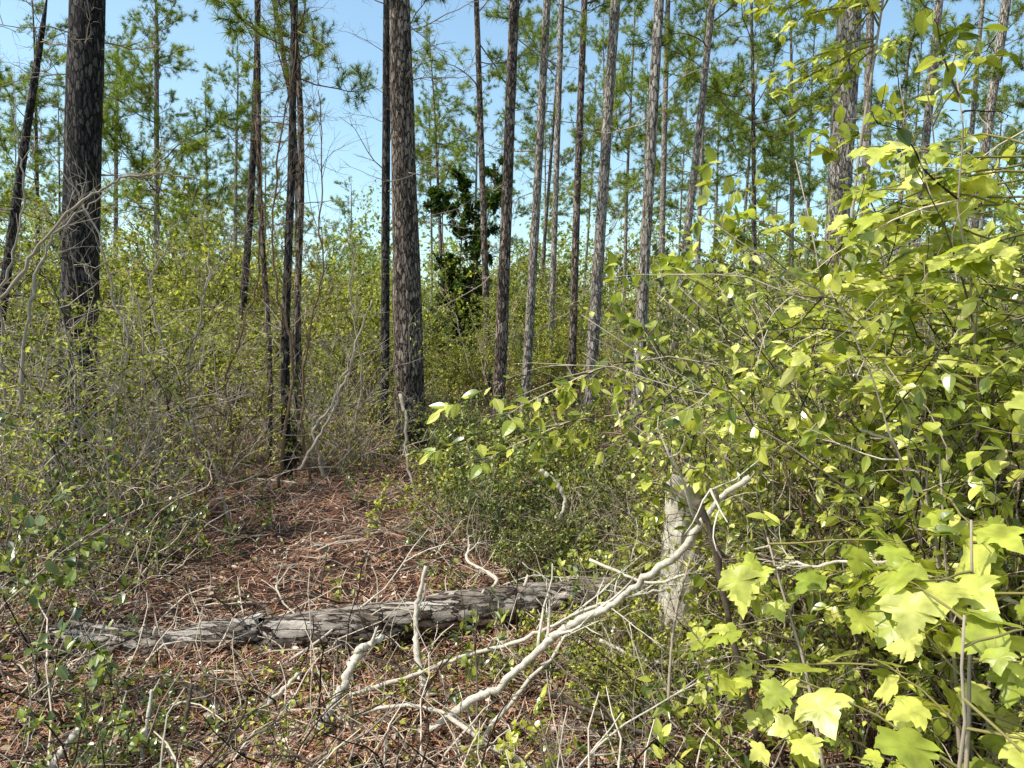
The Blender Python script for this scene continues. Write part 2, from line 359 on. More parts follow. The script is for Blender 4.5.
# ---------------------------------------------------------------- pines
def limb_proto(L, foliage=True, nt=8, ntuft=3, nn_=16, rr=0.009):
    mb = MB(); fo = MB()
    P = wander((0, 0, 0), (1, 0, U(-0.25, 0.35)), L, 8, 0.15, U(-0.02, 0.08))
    r = rr*L; mb.tube(P, np.linspace(r, r*0.3, 9), 4)
    ends = [(P, 0.7)]
    for t in U(0.2, 0.97, nt):
        q, d = samp(P, np.array([t])); d = d[0]/np.linalg.norm(d[0])
        v = rdir(1)[0]; v[2] = v[2]*0.9+0.25
        P2 = wander(q[0], d*0.5+v*0.9, L*U(0.15, 0.42)*(1.2-t*0.5), 4, 0.18, 0.07)
        mb.tube(P2, np.linspace(r*0.4, r*0.16, 5), 3, cap=False); ends.append((P2, 0.35))
        if not foliage:
            for t3 in U(0.2, 0.9, 3):
                q3, d3 = samp(P2, np.array([t3])); P3 = wander(q3[0], d3[0]/np.linalg.norm(d3[0])+rdir(1)[0]*0.9, L*U(0.08, 0.2), 3, 0.2, -0.05)
                mb.tube(P3, np.linspace(r*0.22, r*0.1, 4), 3, cap=False)
    if foliage:
        for P2, tt in ends:
            for c in range(ntuft):
                q, d = samp(P2, np.array([U(tt, 1.0) if c else 1.0])); d = d/np.linalg.norm(d)
                k = nn_; D = d*0.5+rdir(k)*0.85+np.array([0, 0, 0.15])
                fo.place(needle, np.repeat(q, k, 0)-d*U(0, 0.10, k)[:, None], D, rdir(k)+np.array([0, 0, .6]), U(0.13, 0.27, k))
    return mb.mesh('limb', M['twig_brown'] if foliage else M['twig_grey'], True), (fo.mesh('foliage', M['needle']) if foliage else None)
LIMBS = [limb_proto(2.1, True, 13, 4, 26) for _ in range(10)]
DEAD = [limb_proto(1.3, False, 7, rr=0.008) for _ in range(6)]

def pine(name, base, lean, H, r0, r1h, mat, nlimb, crown0, ndead, dead_rng, cat, group=None, wob=0.03, limb_s=1.0, seg=18, top_s=0.35):
    e = ob(name, None, None, base); e.empty_display_size = 0.3
    k = max(10, int(H*2)); t = np.linspace(0, 1, k)
    ph = U(0, 6.28, 4)
    cx = lean[0]*H*t+wob*H*0.25*(np.sin(t*5+ph[0])-math.sin(ph[0]))*t+wob*0.5*np.sin(t*14+ph[1])*t
    cy = lean[1]*H*t+wob*H*0.25*(np.sin(t*4+ph[2])-math.sin(ph[2]))*t
    P = np.stack([cx, cy, t*H-0.1], -1)
    R = r0*(1-t)**0.8+0.012+r0*0.25*np.exp(-t*H/0.25)
    if r1h:
        r1, h1 = r1h; sl = (r0-r1)/h1; R = np.maximum(r0-sl*t*H, 0)*1.0; R = np.where(t*H > h1, r1*np.clip((1-t)/(1-h1/H), 0, 1)**0.8, R)+0.002+r0*0.22*np.exp(-t*H/0.18)
    mb = MB(); mb.tube(P, R, seg, rough=0.025)
    ob('trunk', mb.mesh('trunk', mat, True), e)
    for i in range(nlimb):
        tt = crown0+(1-crown0)*(i+U(0, 1))/nlimb; tt = min(tt, 0.985); f = (tt-crown0)/(1-crown0+1e-6)
        q, d = samp(P, np.array([tt])); s = limb_s*(1-f*(1-top_s))*U(0.35, 1.35)*(0.6+0.4*min(1, f*4))
        lm, fo = LIMBS[int(rng.integers(len(LIMBS)))]
        lo = ob('limb', lm, e, q[0], (U(-1.2, 1.2), -U(-0.55, 0.55)-0.6*f, U(0, 6.28)), s)
        ob('foliage', fo, lo)
    for i in range(ndead):
        z = U(*dead_rng); q, d = samp(P, np.array([min(z/H, 0.97)]))
        lm, fo = DEAD[int(rng.integers(len(DEAD)))]
        ob('dead_limb', lm, e, q[0], (U(-1.5, 1.5), U(-0.6, 0.5), U(0, 6.28)), U(0.4, 1.15)*min(1.0, limb_s))
    tag(e, None, cat, group)
    return e
def spec_pine(bx, by, tx, ty, wb, wt, Y, H, mat, label, nlimb=10, crown0=0.55, ndead=4, dead_rng=(2, 7), name='pine_tree', cat='pine tree', **kw):
    A = pt(bx, by, Y); B = pt(tx, ty, Y); lean = (B[0]-A[0])/(B[2]-A[2])
    x0 = A[0]-lean*A[2]
    base = (x0, Y, float(gh(x0, Y)))
    e = pine(name, base, (lean, U(-0.01, 0.01)), H, wb*Y/F/2, (wt*Y/F/2, B[2]), mat, nlimb, crown0, ndead, dead_rng, cat, kw.pop('group', 'pine trees standing in the wood'), **kw)
    e['label'] = label; return e

spec_pine(76, 400, 86, 0, 34, 31, 8.5, 17, M['bark_dark'], 'thick nearly black pine trunk at the left side of the wood', ndead=10, dead_rng=(1.6, 7), wob=0.01, seg=28)
spec_pine(411, 447, 400, 0, 31, 20, 10, 18, M['bark_main'], 'large dark plated pine trunk in the centre beside the straw clearing', ndead=6, dead_rng=(3, 7), wob=0.008, seg=28)
spec_pine(384, 460, 388, 0, 9, 7, 11.2, 13, M['bark_dark'], 'thin dark pine close against the left side of the large centre pine', wob=0.01, ndead=12, nlimb=12, crown0=0.4)
spec_pine(497, 435, 516, 0, 13, 9, 12, 15, M['bark_main'], 'slim pine leaning slightly right, first trunk right of the large centre pine', wob=0.01, nlimb=14, crown0=0.42)
spec_pine(522, 440, 549, 0, 9, 7, 12.6, 15, M['bark_pale'], 'thin pine just right of the first slim leaning pine', wob=0.012, nlimb=14, crown0=0.42)
spec_pine(549, 400, 561, 0, 6, 5, 17, 16, M['bark_pale'], 'very thin straight pale pine between two pairs of slim pines', wob=0.008, nlimb=16, crown0=0.45)
spec_pine(570, 415, 584, 0, 8, 6, 15, 15, M['bark_main'], 'thin brown pine immediately left of the pale slim leaning pine', wob=0.01, nlimb=14, crown0=0.45)
spec_pine(587, 432, 614, 0, 12, 9, 12.2, 15, M['bark_pale'], 'pale grey slim pine leaning right in the middle of the wood', wob=0.008, nlimb=14, crown0=0.42)
spec_pine(633, 470, 657, 0, 12, 9, 8.6, 13.5, M['bark_pale'], 'pale slim pine at the left edge of the leafy thicket', wob=0.012, nlimb=14, crown0=0.42)
spec_pine(489, 400, 478, 0, 7, 5, 18, 16, M['bark_main'], 'thin pine with many side branches behind the first slim leaning pine', ndead=16, dead_rng=(3, 11), wob=0.008, nlimb=16, crown0=0.42)
spec_pine(680, 290, 712, 0, 8, 6, 16, 15, M['bark_pale'], 'thin pine leaning right just beyond the left of the leafy thicket', wob=0.01, nlimb=16, crown0=0.42)
spec_pine(661, 300, 668, 30, 6, 5, 23, 17, M['bark_pale'], 'very thin distant pine between the two leaning pines by the thicket', wob=0.008, nlimb=18, crown0=0.4)
spec_pine(836, 250, 850, 0, 23, 22, 9, 15, M['bark_pale'], 'stout grey pine trunk rising behind the leafy thicket', wob=0.008, ndead=6, dead_rng=(3.5, 7), seg=24)
spec_pine(865, 220, 874, 0, 9, 7, 16, 15, M['bark_pale'], 'thin pale pine just right of the stout grey pine', wob=0.01, nlimb=16, crown0=0.42)
spec_pine(924, 170, 940, 0, 8, 7, 18, 16, M['bark_pale'], 'thin pine second right of the stout grey pine', wob=0.01, nlimb=16, crown0=0.42)
spec_pine(985, 140, 1005, 0, 10, 8, 14, 15, M['bark_pale'], 'pale pine leaning right near the right side above the thicket', wob=0.01, nlimb=16, crown0=0.4)
yk = dict(crown0=0.45, limb_s=0.6, name='young_pine')
spec_pine(288, 505, 275, 0, 9, 6, 8, 9, M['bark_dark'], 'slender dark young pine, thickest left stem of the cluster left of centre', wob=0.08, nlimb=10, ndead=26, dead_rng=(0.8, 6.5), **yk)
spec_pine(292, 480, 300, 0, 7, 5, 8.6, 9, M['bark_main'], 'slender young pine, right stem of the cluster left of centre', wob=0.08, nlimb=10, ndead=26, dead_rng=(0.8, 6.5), **yk)
spec_pine(268, 470, 284, 0, 5, 4, 8.9, 8.5, M['bark_main'], 'very thin wavy young pine between the two stems of the cluster', wob=0.12, nlimb=8, ndead=22, dead_rng=(0.8, 6.5), **yk)
spec_pine(300, 470, 290, 0, 5, 4, 9.4, 8.5, M['bark_main'], 'very thin young pine crossing behind the right stem of the cluster', wob=0.12, nlimb=8, ndead=20, dead_rng=(0.8, 6.5), **yk)
spec_pine(238, 330, 247, 0, 8, 5, 12, 11, M['bark_dark'], 'slender crooked pine between the black trunk and the stem cluster', wob=0.08, nlimb=12, crown0=0.4, limb_s=0.7, ndead=16, name='young_pine')
spec_pine(5, 280, 40, 40, 11, 6, 11, 6.6, M['bark_dark'], 'leaning dead snag with bare side stubs at the far left', wob=0.01, nlimb=0, ndead=16, dead_rng=(1.5, 6.3), name='dead_tree', cat='dead tree', group=None)
spec_pine(157, 300, 155, 30, 6, 4, 21, 11.2, M['bark_pale'], 'full-crowned green pine standing alone against the sky at upper left', wob=0.008, nlimb=52, crown0=0.42, limb_s=1.25)
spec_pine(115, 300, 118, 70, 5, 3, 25, 11.5, M['bark_pale'], 'green-crowned pine just left of the lone full-crowned pine', wob=0.008, nlimb=34, crown0=0.42, limb_s=1.1)
e = pine('pine_tree', (-9.5, 4.6, float(gh(-9.5, 4.6))), (0.02, 0), 13, 0.16, None, M['bark_main'], 20, 0.5, 4, (2, 6), 'pine tree', 'pine trees standing in the wood', wob=0.01, limb_s=1.0)  # out-of-view pine, added so its crown casts dappled shade on the ground
e['label'] = 'unseen tall pine added beyond the left brush to dapple the ground with shade'

bg = [(-10, 30), (20, 38), (190, 42), (212, 36), (60, 36), (235, 30), (262, 42), (352, 50), (432, 44), (446, 33), (470, 38), (536, 30), (543, 42), (600, 36), (622, 28), (645, 42), (695, 25), (712, 36), (735, 30), (768, 40), (790, 26), (803, 34), (890, 24), (905, 36), (952, 22), (970, 33), (1016, 26), (580, 48), (500, 46), (675, 48), (835, 46), (940, 46), (330, 60), (300, 55), (755, 21), (40, 26), (985, 40)]
for px, Y in bg:
    x = wx(px, Y); H = U(12, 19) if not (280 < px < 420) else U(9, 12)
    if px < 280: H = U(11, 15)
    e = pine('background_pine', (x, Y, float(gh(x, Y))), (rng.normal(0.01, 0.025), 0), H, U(0.07, 0.11), None, M['bark_pale'] if U(0, 1) < .75 else M['bark_main'], 34, U(0.35, 0.5), 5, (2, 6), 'pine tree', 'background pines beyond the front trunks', wob=0.02, limb_s=1.25, seg=8)
    band = 'nearer' if Y < 31 else ('middle' if Y < 41 else 'farthest')
    pend(e, f'{band} background pine with feathery green crown', 'bp')

# ---------------------------------------------------------------- shrubs
mids = [shrub_proto(2.4, 9, 0.5, 0.12, 0.02, 10, 5, [rhomb], 0.07, 9, 0.012, M['twig_brown'], M['leaf_olive']),
        shrub_proto(2.8, 8, 0.38, 0.12, 0.03, 10, 5, [rhomb], 0.065, 9, 0.013, M['twig_grey'], M['leaf_olive']),
        shrub_proto(2.2, 10, 0.6, 0.14, 0.0, 9, 4, [rhomb], 0.08, 10, 0.012, M['twig_brown'], M['leaf_dense']),
        shrub_proto(2.6, 9, 0.5, 0.16, 0.0, 9, 4, [rhomb], 0.06, 5, 0.012, M['twig_grey'], M['leaf_olive'])]
mname = ['bushy olive green shrub', 'tall yellowish green shrub', 'spreading green shrub', 'thinly leaved twiggy shrub']
cnt = 0
while cnt < 145:
    Y = 8.5+25*U(0, 1)**0.85; px = U(-20, 1045)
    if 190 < px < 450 and Y < 10.5: continue
    if 370 < px < 440 and Y < 12: continue
    if 430 <= px < 670 and Y < 13.2: continue
    i = int(rng.integers(4)); s = U(0.6, 1.2)
    if 430 < px < 670: s = U(0.6, 0.95) if Y < 18 else U(.8, 1.5)
    if px < 330 and Y > 13: s = U(0.9, 1.7)
    if px > 670: s = U(0.7, 1.2)
    x = wx(px, Y); band = 'nearer' if Y < 15 else ('mid-distance' if Y < 24 else 'far')
    put_shrub(mids[i], 'leafy_shrub', x, Y, s, U(0, 6.28), (f'{band} {mname[i]}',), 'shrub', 'leafy shrubs under the pines'); cnt += 1
bl = [shrub_proto(6.0, 3, 0.22, 0.09, 0.03, 18, 7, [rhomb], 0.14, 11, 0.045, M['twig_grey'], M['leaf_olive'], twig_len=0.3, seg=6),
      shrub_proto(6.0, 3, 0.08, 0.05, 0.03, 30, 10, [rhomb], 0.14, 20, 0.05, M['twig_brown'], M['leaf_ivy'], twig_len=0.15, seg=6, t0=0.15)]
for px, Y, k_, s in [(170, 24, 0, .9), (215, 28, 0, .95), (120, 30, 0, 1.0), (30, 22, 0, .85), (360, 34, 0, .95), (456, 20, 1, .98), (330, 38, 0, 1.0), (700, 30, 0, 1.0), (760, 26, 0, .9), (560, 38, 0, 1.15), (620, 34, 0, 1.2), (520, 32, 0, 1.0), (660, 30, 0, 1.1), (810, 24, 0, .9), (900, 26, 0, 1.0), (980, 22, 0, 1.0), (480, 36, 0, .95), (60, 34, 0, 1.1), (270, 33, 0, 1.0), (140, 19, 0, .7), (240, 22, 0, .7), (350, 26, 0, .7), (720, 22, 0, .7), (1020, 19, 0, .9)]:
    x = wx(px, Y)
    lab = 'dark leaf-covered tree column standing just right of the large centre pine' if k_ == 1 else ('pale green small broadleaf background tree',)
    put_shrub(bl[k_], 'broadleaf_tree', x, Y, s, U(0, 6.28), lab, 'tree', 'small broadleaf trees beyond the shrubs')

bare = [shrub_proto(2.3, 8, 0.55, 0.20, -0.03, 8, 4, None, 0, 0, 0.013, M['twig_grey' if i_ < 2 else 'twig_brown'], None, twig_len=0.5, up2=-0.03) for i_ in range(3)]
bare += [shrub_proto(1.9, 8, 0.75, 0.2, -0.04, 8, 4, [rhomb], 0.05, 4, 0.011, M['twig_grey'], M['leaf_olive'], twig_len=0.5, up2=-0.04) for _ in range(3)]
for px, Y, s in [(-20, 5.0, 1.0), (20, 6.2, 1.2), (60, 5.4, .85), (95, 7.2, 1.3), (140, 6.4, .95), (160, 8.2, 1.3), (200, 7.9, 1.05), (40, 8.2, 1.3), (225, 9.2, 1.2), (262, 8.9, 1.1), (305, 9.0, 1.0), (345, 9.8, 1.1), (120, 9.5, 1.4), (250, 10.8, 1.3), (310, 8.4, .8), (700, 6.2, .6), (690, 4.6, .45), (0, 4.2, .7), (110, 5.0, .7), (335, 8.2, .6), (570, 5.0, .4), (640, 4.6, .35), (620, 3.6, .3), (70, 6.6, 1.0), (540, 3.4, .24), (600, 3.0, .22), (660, 3.2, .25), (700, 3.4, .3), (640, 2.5, .2), (560, 2.6, .18), (720, 2.7, .25), (480, 5.0, .35), (180, 6.0, .6), (205, 7.0, .65), (360, 9.2, .7), (15, 7.4, 1.25), (150, 5.2, .4), (440, 6.0, .35)]:
    i = int(rng.integers(6))
    put_shrub(bare[i], 'bare_shrub', wx(px, Y), Y, s, U(0, 6.28), ('tangled bare grey brown brush with arching twigs' if i < 3 else 'tangled arching brush with small bright leaves',), 'shrub', 'bare tangled brush in the understory')

mound = [shrub_proto(0.95, 14, 0.85, 0.19, -0.01, 10, 4, OVF, 0.042, 7, 0.007, M['twig_brown'], M['leaf_dense' if i_ < 2 else 'leaf_olive'], t0=0.12, base_r=0.15, bareprob=0.18) for i_ in range(3)]
for px, Y, s in [(455, 6.6, .9), (470, 6.1, .9), (500, 6.6, 1.1), (520, 5.9, .95), (555, 5.7, 1.05), (590, 6.1, .95), (500, 7.6, 1.0), (560, 7.4, 1.1), (610, 5.8, .8), (540, 5.1, .75), (460, 7.8, .95), (600, 7.2, .9), (590, 4.9, .75), (530, 8.8, .9), (590, 9.2, .85), (490, 5.3, .65), (650, 5.2, .65), (610, 4.5, .55), (460, 9.4, .85), (660, 4.5, .5), (520, 4.7, .5), (560, 4.6, .5)]:
    put_shrub(mound[int(rng.integers(3))], 'low_bush', wx(px, Y), Y, s, U(0, 6.28), ('dense small-leaved low bush behind the log',), 'bush', 'low small-leaved bushes in the centre')
gl = [shrub_proto(1.05, 7, 0.6, 0.18, 0.0, 6, 3, OV, 0.072, 2.4, 0.007, M['twig_grey'], M['leaf_gloss'], twig_len=0.5, bareprob=0.4) for _ in range(3)]
for px, Y, s in [(-10, 2.7, .78), (-60, 3.3, 1.1), (40, 4.4, .95), (110, 4.9, .8), (0, 5.0, 1.05), (150, 4.9, .5), (20, 2.2, .42), (80, 6.0, .95), (20, 3.6, .6), (90, 4.3, .6), (80, 2.4, .28), (130, 2.9, .22)]:
    put_shrub(gl[int(rng.integers(3))], 'glossy_bush', wx(px, Y), Y, s, U(0, 6.28), ('glossy-leaved green bush at the lower left',), 'bush', 'glossy-leaved bushes at the left')

vine = [shrub_proto(2.25, 11, 0.40, 0.14, -0.02, 11, 5, OV, 0.071, 3.5, 0.008, M['twig_grey'], M['leaf_vine'], twig_len=0.32, up2=-0.05, hang=0.25, t0=0.15, k1=12, nrm_tilt=0.7, bareprob=0.25) for i_ in range(4)]
for px, Y, s in [(715, 5.2, .65), (745, 4.6, .7), (775, 4.9, .85), (790, 3.9, .65), (815, 4.2, .85), (850, 3.4, .75), (870, 3.8, .9), (905, 2.9, .8), (930, 3.3, .95), (965, 2.6, .9), (980, 3.0, 1.02), (1030, 2.7, 1.05), (1030, 2.2, .9), (1030, 3.6, 1.25), (950, 4.2, 1.15), (880, 4.9, 1.05), (700, 5.9, .55), (835, 2.9, .5), (1000, 3.9, 1.2), (890, 2.4, .5), (770, 3.5, .4)]:
    put_shrub(vine[int(rng.integers(4))], 'vine_thicket', wx(px, Y), Y, s, U(0, 6.28), ('yellow-green leafy vine clump in the right thicket',), 'vine', 'leafy vine clumps of the right thicket')
for px, Y, s in [(770, 3.3, .5), (820, 2.9, .55), (890, 2.6, .6), (960, 2.9, .75), (720, 3.9, .4), (1010, 2.3, .7), (870, 3.4, .75), (790, 3.9, .65), (930, 3.6, .9)]:
    put_shrub(bare[int(rng.integers(3))], 'bare_shrub', wx(px, Y), Y, s, U(0, 6.28), ('bare twiggy bush among the thicket vines',), 'shrub', 'bare twiggy bushes in the thicket')
def lobe_sap(x, y, h, nbr, lsz, label, dirbias, z0, nper=5, r=0.008, blen=0.35, name='maple_sapling', lean=(0, 0), T3=None):
    e = ob(name, None, None, (x, y, float(gh(x, y)))); lf = MB()
    P = wander((0, 0, -0.03), (lean[0], lean[1], 1), h, 10, 0.05, 0.02)
    mb = MB(); mb.tube(P, np.linspace(r, r*0.35, 11), 6); ob('trunk', mb.mesh('trunk', M['twig_grey'], True), e)
    for i in range(nbr):
        t = z0+(1-z0)*(i+U(0, 1))/nbr; q, d = samp(P, np.array([min(t, .99)]))
        a = U(0, 6.28); v = np.array([math.cos(a)+dirbias[0], math.sin(a)+dirbias[1], U(-0.05, 0.5)])
        P2 = wander(q[0], v, blen*U(0.6, 1.2), 6, 0.12, -0.05)
        mb = MB(); mb.tube(P2, np.linspace(r*0.5, r*0.2, 7), 4, cap=False)
        qq, dd = samp(P2, U(0.2, 1, nper)); k = nper
        dd /= np.linalg.norm(dd, axis=1)[:, None]
        D = dd*0.5+rdir(k)*0.8; D[:, 2] = -np.abs(D[:, 2])*0.4-0.1
        D /= np.linalg.norm(D, axis=1)[:, None]
        szs = lsz*U(0.45, 1.2, k)
        st = qq+D*lsz*0.45+np.array([0, 0, lsz*0.15])
        for a_, b_ in zip(qq, st): mb.tube(np.array([a_, (a_+b_)/2+[0, 0, lsz*0.05], b_]), lsz*0.012, 3, cap=False)
        for T in range(3):
            sel = np.arange(k) % 3 == T
            if sel.any(): lf.place((T3 or LO)[T], st[sel], D[sel], rdir(int(sel.sum()))*0.6+np.array([-0.2, -0.3, 1.0]), szs[sel])
        ob('branch', mb.mesh('branch', M['stem_green'], True), e)
    ob('foliage', lf.mesh('foliage', M['leaf_yellow'], True), e)
    tag(e, label, 'sapling'); return e
lobe_sap(0.82, 1.45, 1.08, 11, 0.10, 'yellow-green sapling with large lobed leaves nearest the lower right corner', (0, 0), 0.35, nper=5, blen=0.30)
lobe_sap(1.06, 1.65, 1.2, 12, 0.105, 'lobed-leaf sapling just behind and right of the nearest one', (-0.2, 0), 0.35, nper=5, blen=0.36)
lobe_sap(0.90, 1.95, 1.1, 10, 0.095, 'smaller lobed-leaf sapling left of the nearest lobed one', (0, 0), 0.3, nper=5, blen=0.34)
lobe_sap(1.28, 2.0, 1.3, 10, 0.10, 'lobed-leaf sapling touching the right side below the vines', (-0.2, 0), 0.35, nper=5, blen=0.38)
lobe_sap(1.72, 2.4, 2.2, 30, 0.075, 'tall yellow-leaved sapling topping the right side of the thicket', (-0.4, -0.1), 0.60, nper=11, blen=0.6)
lobe_sap(1.5, 2.8, 2.05, 22, 0.07, 'yellow-leaved sapling rising through the middle of the thicket', (-0.3, 0), 0.66, nper=9, blen=0.5)
lobe_sap(1.95, 4.5, 4.7, 40, 0.07, 'tall slender sapling with drooping yellow sprays before the stout grey pine', (-0.8, 0), 0.70, nper=36, r=0.014, blen=0.95, name='overhanging_sapling', lean=(-0.02, 0), T3=[OVF[1], LO[0], OVF[0]])

# ---------------------------------------------------------------- fallen logs
def log(name, A, B, r, label, seed, seg=44, rings=220):
    A = np.array(A); B = np.array(B); L = np.linalg.norm(B-A); c = (A+B)/2
    t = np.linspace(0, 1, rings); P = A[None]*(1-t[:, None])+B[None]*t[:, None]-c
    P[:, 2] += 0.025*np.sin(t*5+seed); P[:, 1] += 0.05*np.sin(t*3.3+seed*2)
    R = r*(1-0.15*t)*(1+0.06*np.sin(t*17+seed)); R[:2] *= 0.9; R[-2:] *= 0.9
    mb = MB(); mb.tube(P, R, seg)
    V = mb.V[0].reshape(rings, seg, 3)
    for i in range(rings):
        for j in range(seg):
            n_ = V[i, j]-P[i]; ln = np.linalg.norm(n_); n_ = n_/ln
            q = Vector((V[i, j][0]*5, V[i, j][1]*26, V[i, j][2]*26))
            pl = noise.noise(q*0.5); d = noise.fractal(q, 0.9, 2.0, 4)*0.011+(0.010 if pl > 0.0 else 0.0)*min(1, abs(pl)*7)-0.006
            V[i, j] += n_*d
            if i < 6 or i > rings-7:
                V[i, j] += (P[-1]-P[0])/L*noise.noise(q*0.8+Vector((seed, 0, 0)))*0.16*(1 if i < 6 else -1)
    o = ob(name, None, None, tuple(c)); ob('trunk', mb.mesh('log', M['bark_log'], True), o)
    for k_ in range(3):
        i = int(U(0.15, 0.9)*rings)
        s_ = MB(); s_.tube(wander(P[i], (0.4, -0.5*U(0.2, 1), 1), r+U(0.03, 0.09), 4, 0.1), np.linspace(0.013, 0.007, 5), 7, 0.1); ob('branch_stub', s_.mesh('branch_stub', M['dead_wood'], True), o)
    return tag(o, label, 'log')
def gpt(px, py, dz=0.0):
    Y = 3.0
    for _ in range(40):
        p_ = pt(px, py, Y); e_ = p_[2]-(float(gh(p_[0], Y))+dz); Y = max(1.0, Y+e_*Y/1.6*0.8)
    return pt(px, py, Y)
a = gpt(262, 634, .075); b = gpt(66, 640, .075)
log('fallen_log', b, a, 0.085, 'shorter grey broken end of the fallen pine log, left piece', 2.0)
a = gpt(266, 630, .08); b = gpt(650, 590, .08)
log('fallen_log', a, b, 0.10, 'long fallen pine log with peeling grey bark across the foreground', 5.0, rings=320)

# ---------------------------------------------------------------- named sticks and branches
def stick(pts, r0, r1, mat, label, name='fallen_branch', forks=2, cat='branch', seg=8, crook=0.0):
    W = np.array([pt(*p_) for p_ in pts])
    for w in W:
        g_ = float(gh(w[0], w[1])); w[2] = max(w[2], g_+0.01)
    t = np.linspace(0, 1, len(W)); tt = np.linspace(0, 1, 9*len(W))
    Q = np.stack([np.interp(tt, t, W[:, c]) for c in range(3)], -1)
    for _ in range(3 if crook else 6): Q[1:-1] = (Q[:-2]+2*Q[1:-1]+Q[2:])/4
    if crook:
        cr = np.cumsum(rng.normal(0, crook, Q.shape), 0); cr -= np.linspace(0, 1, len(Q))[:, None]*cr[-1]; Q += cr
    Q[1:-1] += rng.normal(0, r0*0.14, Q[1:-1].shape)
    c = Q[0].copy(); e = ob(name, None, None, tuple(c)); Q = Q-c
    mb = MB(); mb.tube(Q, np.linspace(r0, r1, len(Q))*(1+0.1*np.sin(np.linspace(0, 19, len(Q)))), seg, 0.06)
    ob('stem', mb.mesh('stem', mat, True), e)
    for i in range(forks):
        q, d = samp(Q, np.array([U(0.3, 0.95)])); d = d[0]/np.linalg.norm(d[0]); L = np.linalg.norm(Q[-1])*U(0.12, 0.35)
        v = rdir(1)[0]; v[2] = abs(v[2])
        P2 = wander(q[0], d*0.8+v*0.7, L, 6, 0.15); mb = MB(); mb.tube(P2, np.linspace(r1*0.7, r1*0.2, 7), 5)
        for t3 in U(0.2, 0.9, 3):
            q3, d3 = samp(P2, np.array([t3])); mb.tube(wander(q3[0], d3[0]/np.linalg.norm(d3[0])+rdir(1)[0]*0.9, L*0.4, 4, 0.18), np.linspace(r1*0.3, r1*0.12, 5), 4)
        ob('side_twig', mb.mesh('side_twig', mat, True), e)
    return tag(e, label, cat)
stick([(430, 728, 2.85), (470, 700, 2.85), (505, 682, 2.85), (550, 636, 2.85), (572, 622, 2.85), (620, 597, 2.8), (655, 566, 2.7), (690, 540, 2.65), (712, 505, 2.6), (750, 478, 2.5)], 0.017, 0.011, M['dead_wood'], 'long pale crooked bare branch leaning up into the right thicket', forks=6, crook=0.003)
stick([(350, 697, 3.2), (430, 668, 3.2), (520, 642, 3.1), (560, 622, 3.1), (600, 604, 3.1), (665, 590, 3.2)], 0.010, 0.006, M['dead_wood'], 'thin pale branch crossing in front of the log beside the leaning branch', forks=5, crook=0.003)
stick([(306, 775, 2.75), (310, 745, 2.8), (328, 715, 2.9), (352, 672, 3.0), (362, 650, 3.05), (384, 638, 3.1)], 0.023, 0.015, M['dead_wood'], 'thick pale bent stick propped before the log', forks=1, crook=0.003)
stick([(212, 770, 2.75), (245, 738, 2.9), (272, 705, 3.0), (300, 672, 3.1)], 0.016, 0.009, M['dead_wood'], 'grey stick left of the thick bent one', forks=2, crook=0.003)
stick([(428, 708, 3.2), (417, 660, 3.35), (415, 615, 3.45), (426, 566, 3.5)], 0.018, 0.010, M['dead_wood'], 'upright broken stick standing against the front of the log', forks=2)
stick([(698, 500, 2.4), (714, 540, 2.4), (733, 640, 2.4), (757, 738, 2.35)], 0.012, 0.010, M['dead_dark'], 'dark upright stick in front of the thicket', forks=3)
stick([(400, 395, 7.4), (408, 455, 7.2), (413, 520, 7.0), (410, 562, 6.8)], 0.018, 0.011, M['twig_grey'], 'crooked bare stem standing just in front of the large centre pine', name='bare_sapling', forks=7, crook=0.01)
stick([(540, 470, 4.7), (558, 484, 4.7), (566, 500, 4.7), (560, 520, 4.7)], 0.016, 0.010, M['dead_wood'], 'curled pale dead branch on the low bushes in the centre', forks=0)
stick([(480, 600, 4.2), (500, 580, 4.3), (465, 560, 4.5), (470, 545, 4.6)], 0.014, 0.008, M['dead_wood'], 'crooked short branch behind the log near the low bushes', forks=2)
stick([(48, 775, 2.4), (62, 750, 2.45), (80, 728, 2.5)], 0.014, 0.011, M['dead_wood'], 'short pale stick in the lower left corner', forks=0)
stick([(140, 775, 2.5), (146, 730, 2.55), (152, 690, 2.6)], 0.009, 0.006, M['dead_wood'], 'thin upright stick among the lower left leaves', forks=1)
stick([(178, 775, 2.6), (184, 730, 2.65), (192, 684, 2.7)], 0.010, 0.007, M['dead_dark'], 'dark thin upright stick right of the lower left leaves', forks=1)
stick([(255, 735, 2.9), (215, 705, 3.0), (180, 682, 3.1)], 0.022, 0.016, M['dead_dark'], 'dark rotten branch in the shade below the left log piece', forks=1)
stick([(668, 700, 2.7), (672, 640, 2.75), (678, 600, 2.8), (690, 560, 2.9)], 0.006, 0.004, M['twig_grey'], 'thin upright twig beside the long leaning branch', forks=4)
stick([(540, 690, 2.9), (600, 715, 2.8), (650, 735, 2.7), (700, 760, 2.6)], 0.011, 0.007, M['dead_dark'], 'dark thin branch lying right of the foot of the leaning branch', forks=3)
stick([(600, 640, 3.3), (640, 660, 3.2), (700, 665, 3.0), (760, 640, 2.9)], 0.009, 0.006, M['dead_wood'], 'pale thin branch crossing below the leaning branch towards the thicket', forks=3)
stick([(590, 560, 3.2), (660, 585, 3.0), (720, 560, 2.9), (770, 545, 2.8)], 0.007, 0.004, M['dead_wood'], 'thin pale branch crossing the upper part of the leaning branch', forks=4, crook=0.004)
stick([(0, 300, 4.6), (60, 205, 4.6), (120, 175, 4.7), (190, 178, 4.8)], 0.011, 0.004, M['twig_grey'], 'long arching bare twig across the black trunk', name='bare_sapling', forks=8, crook=0.01)
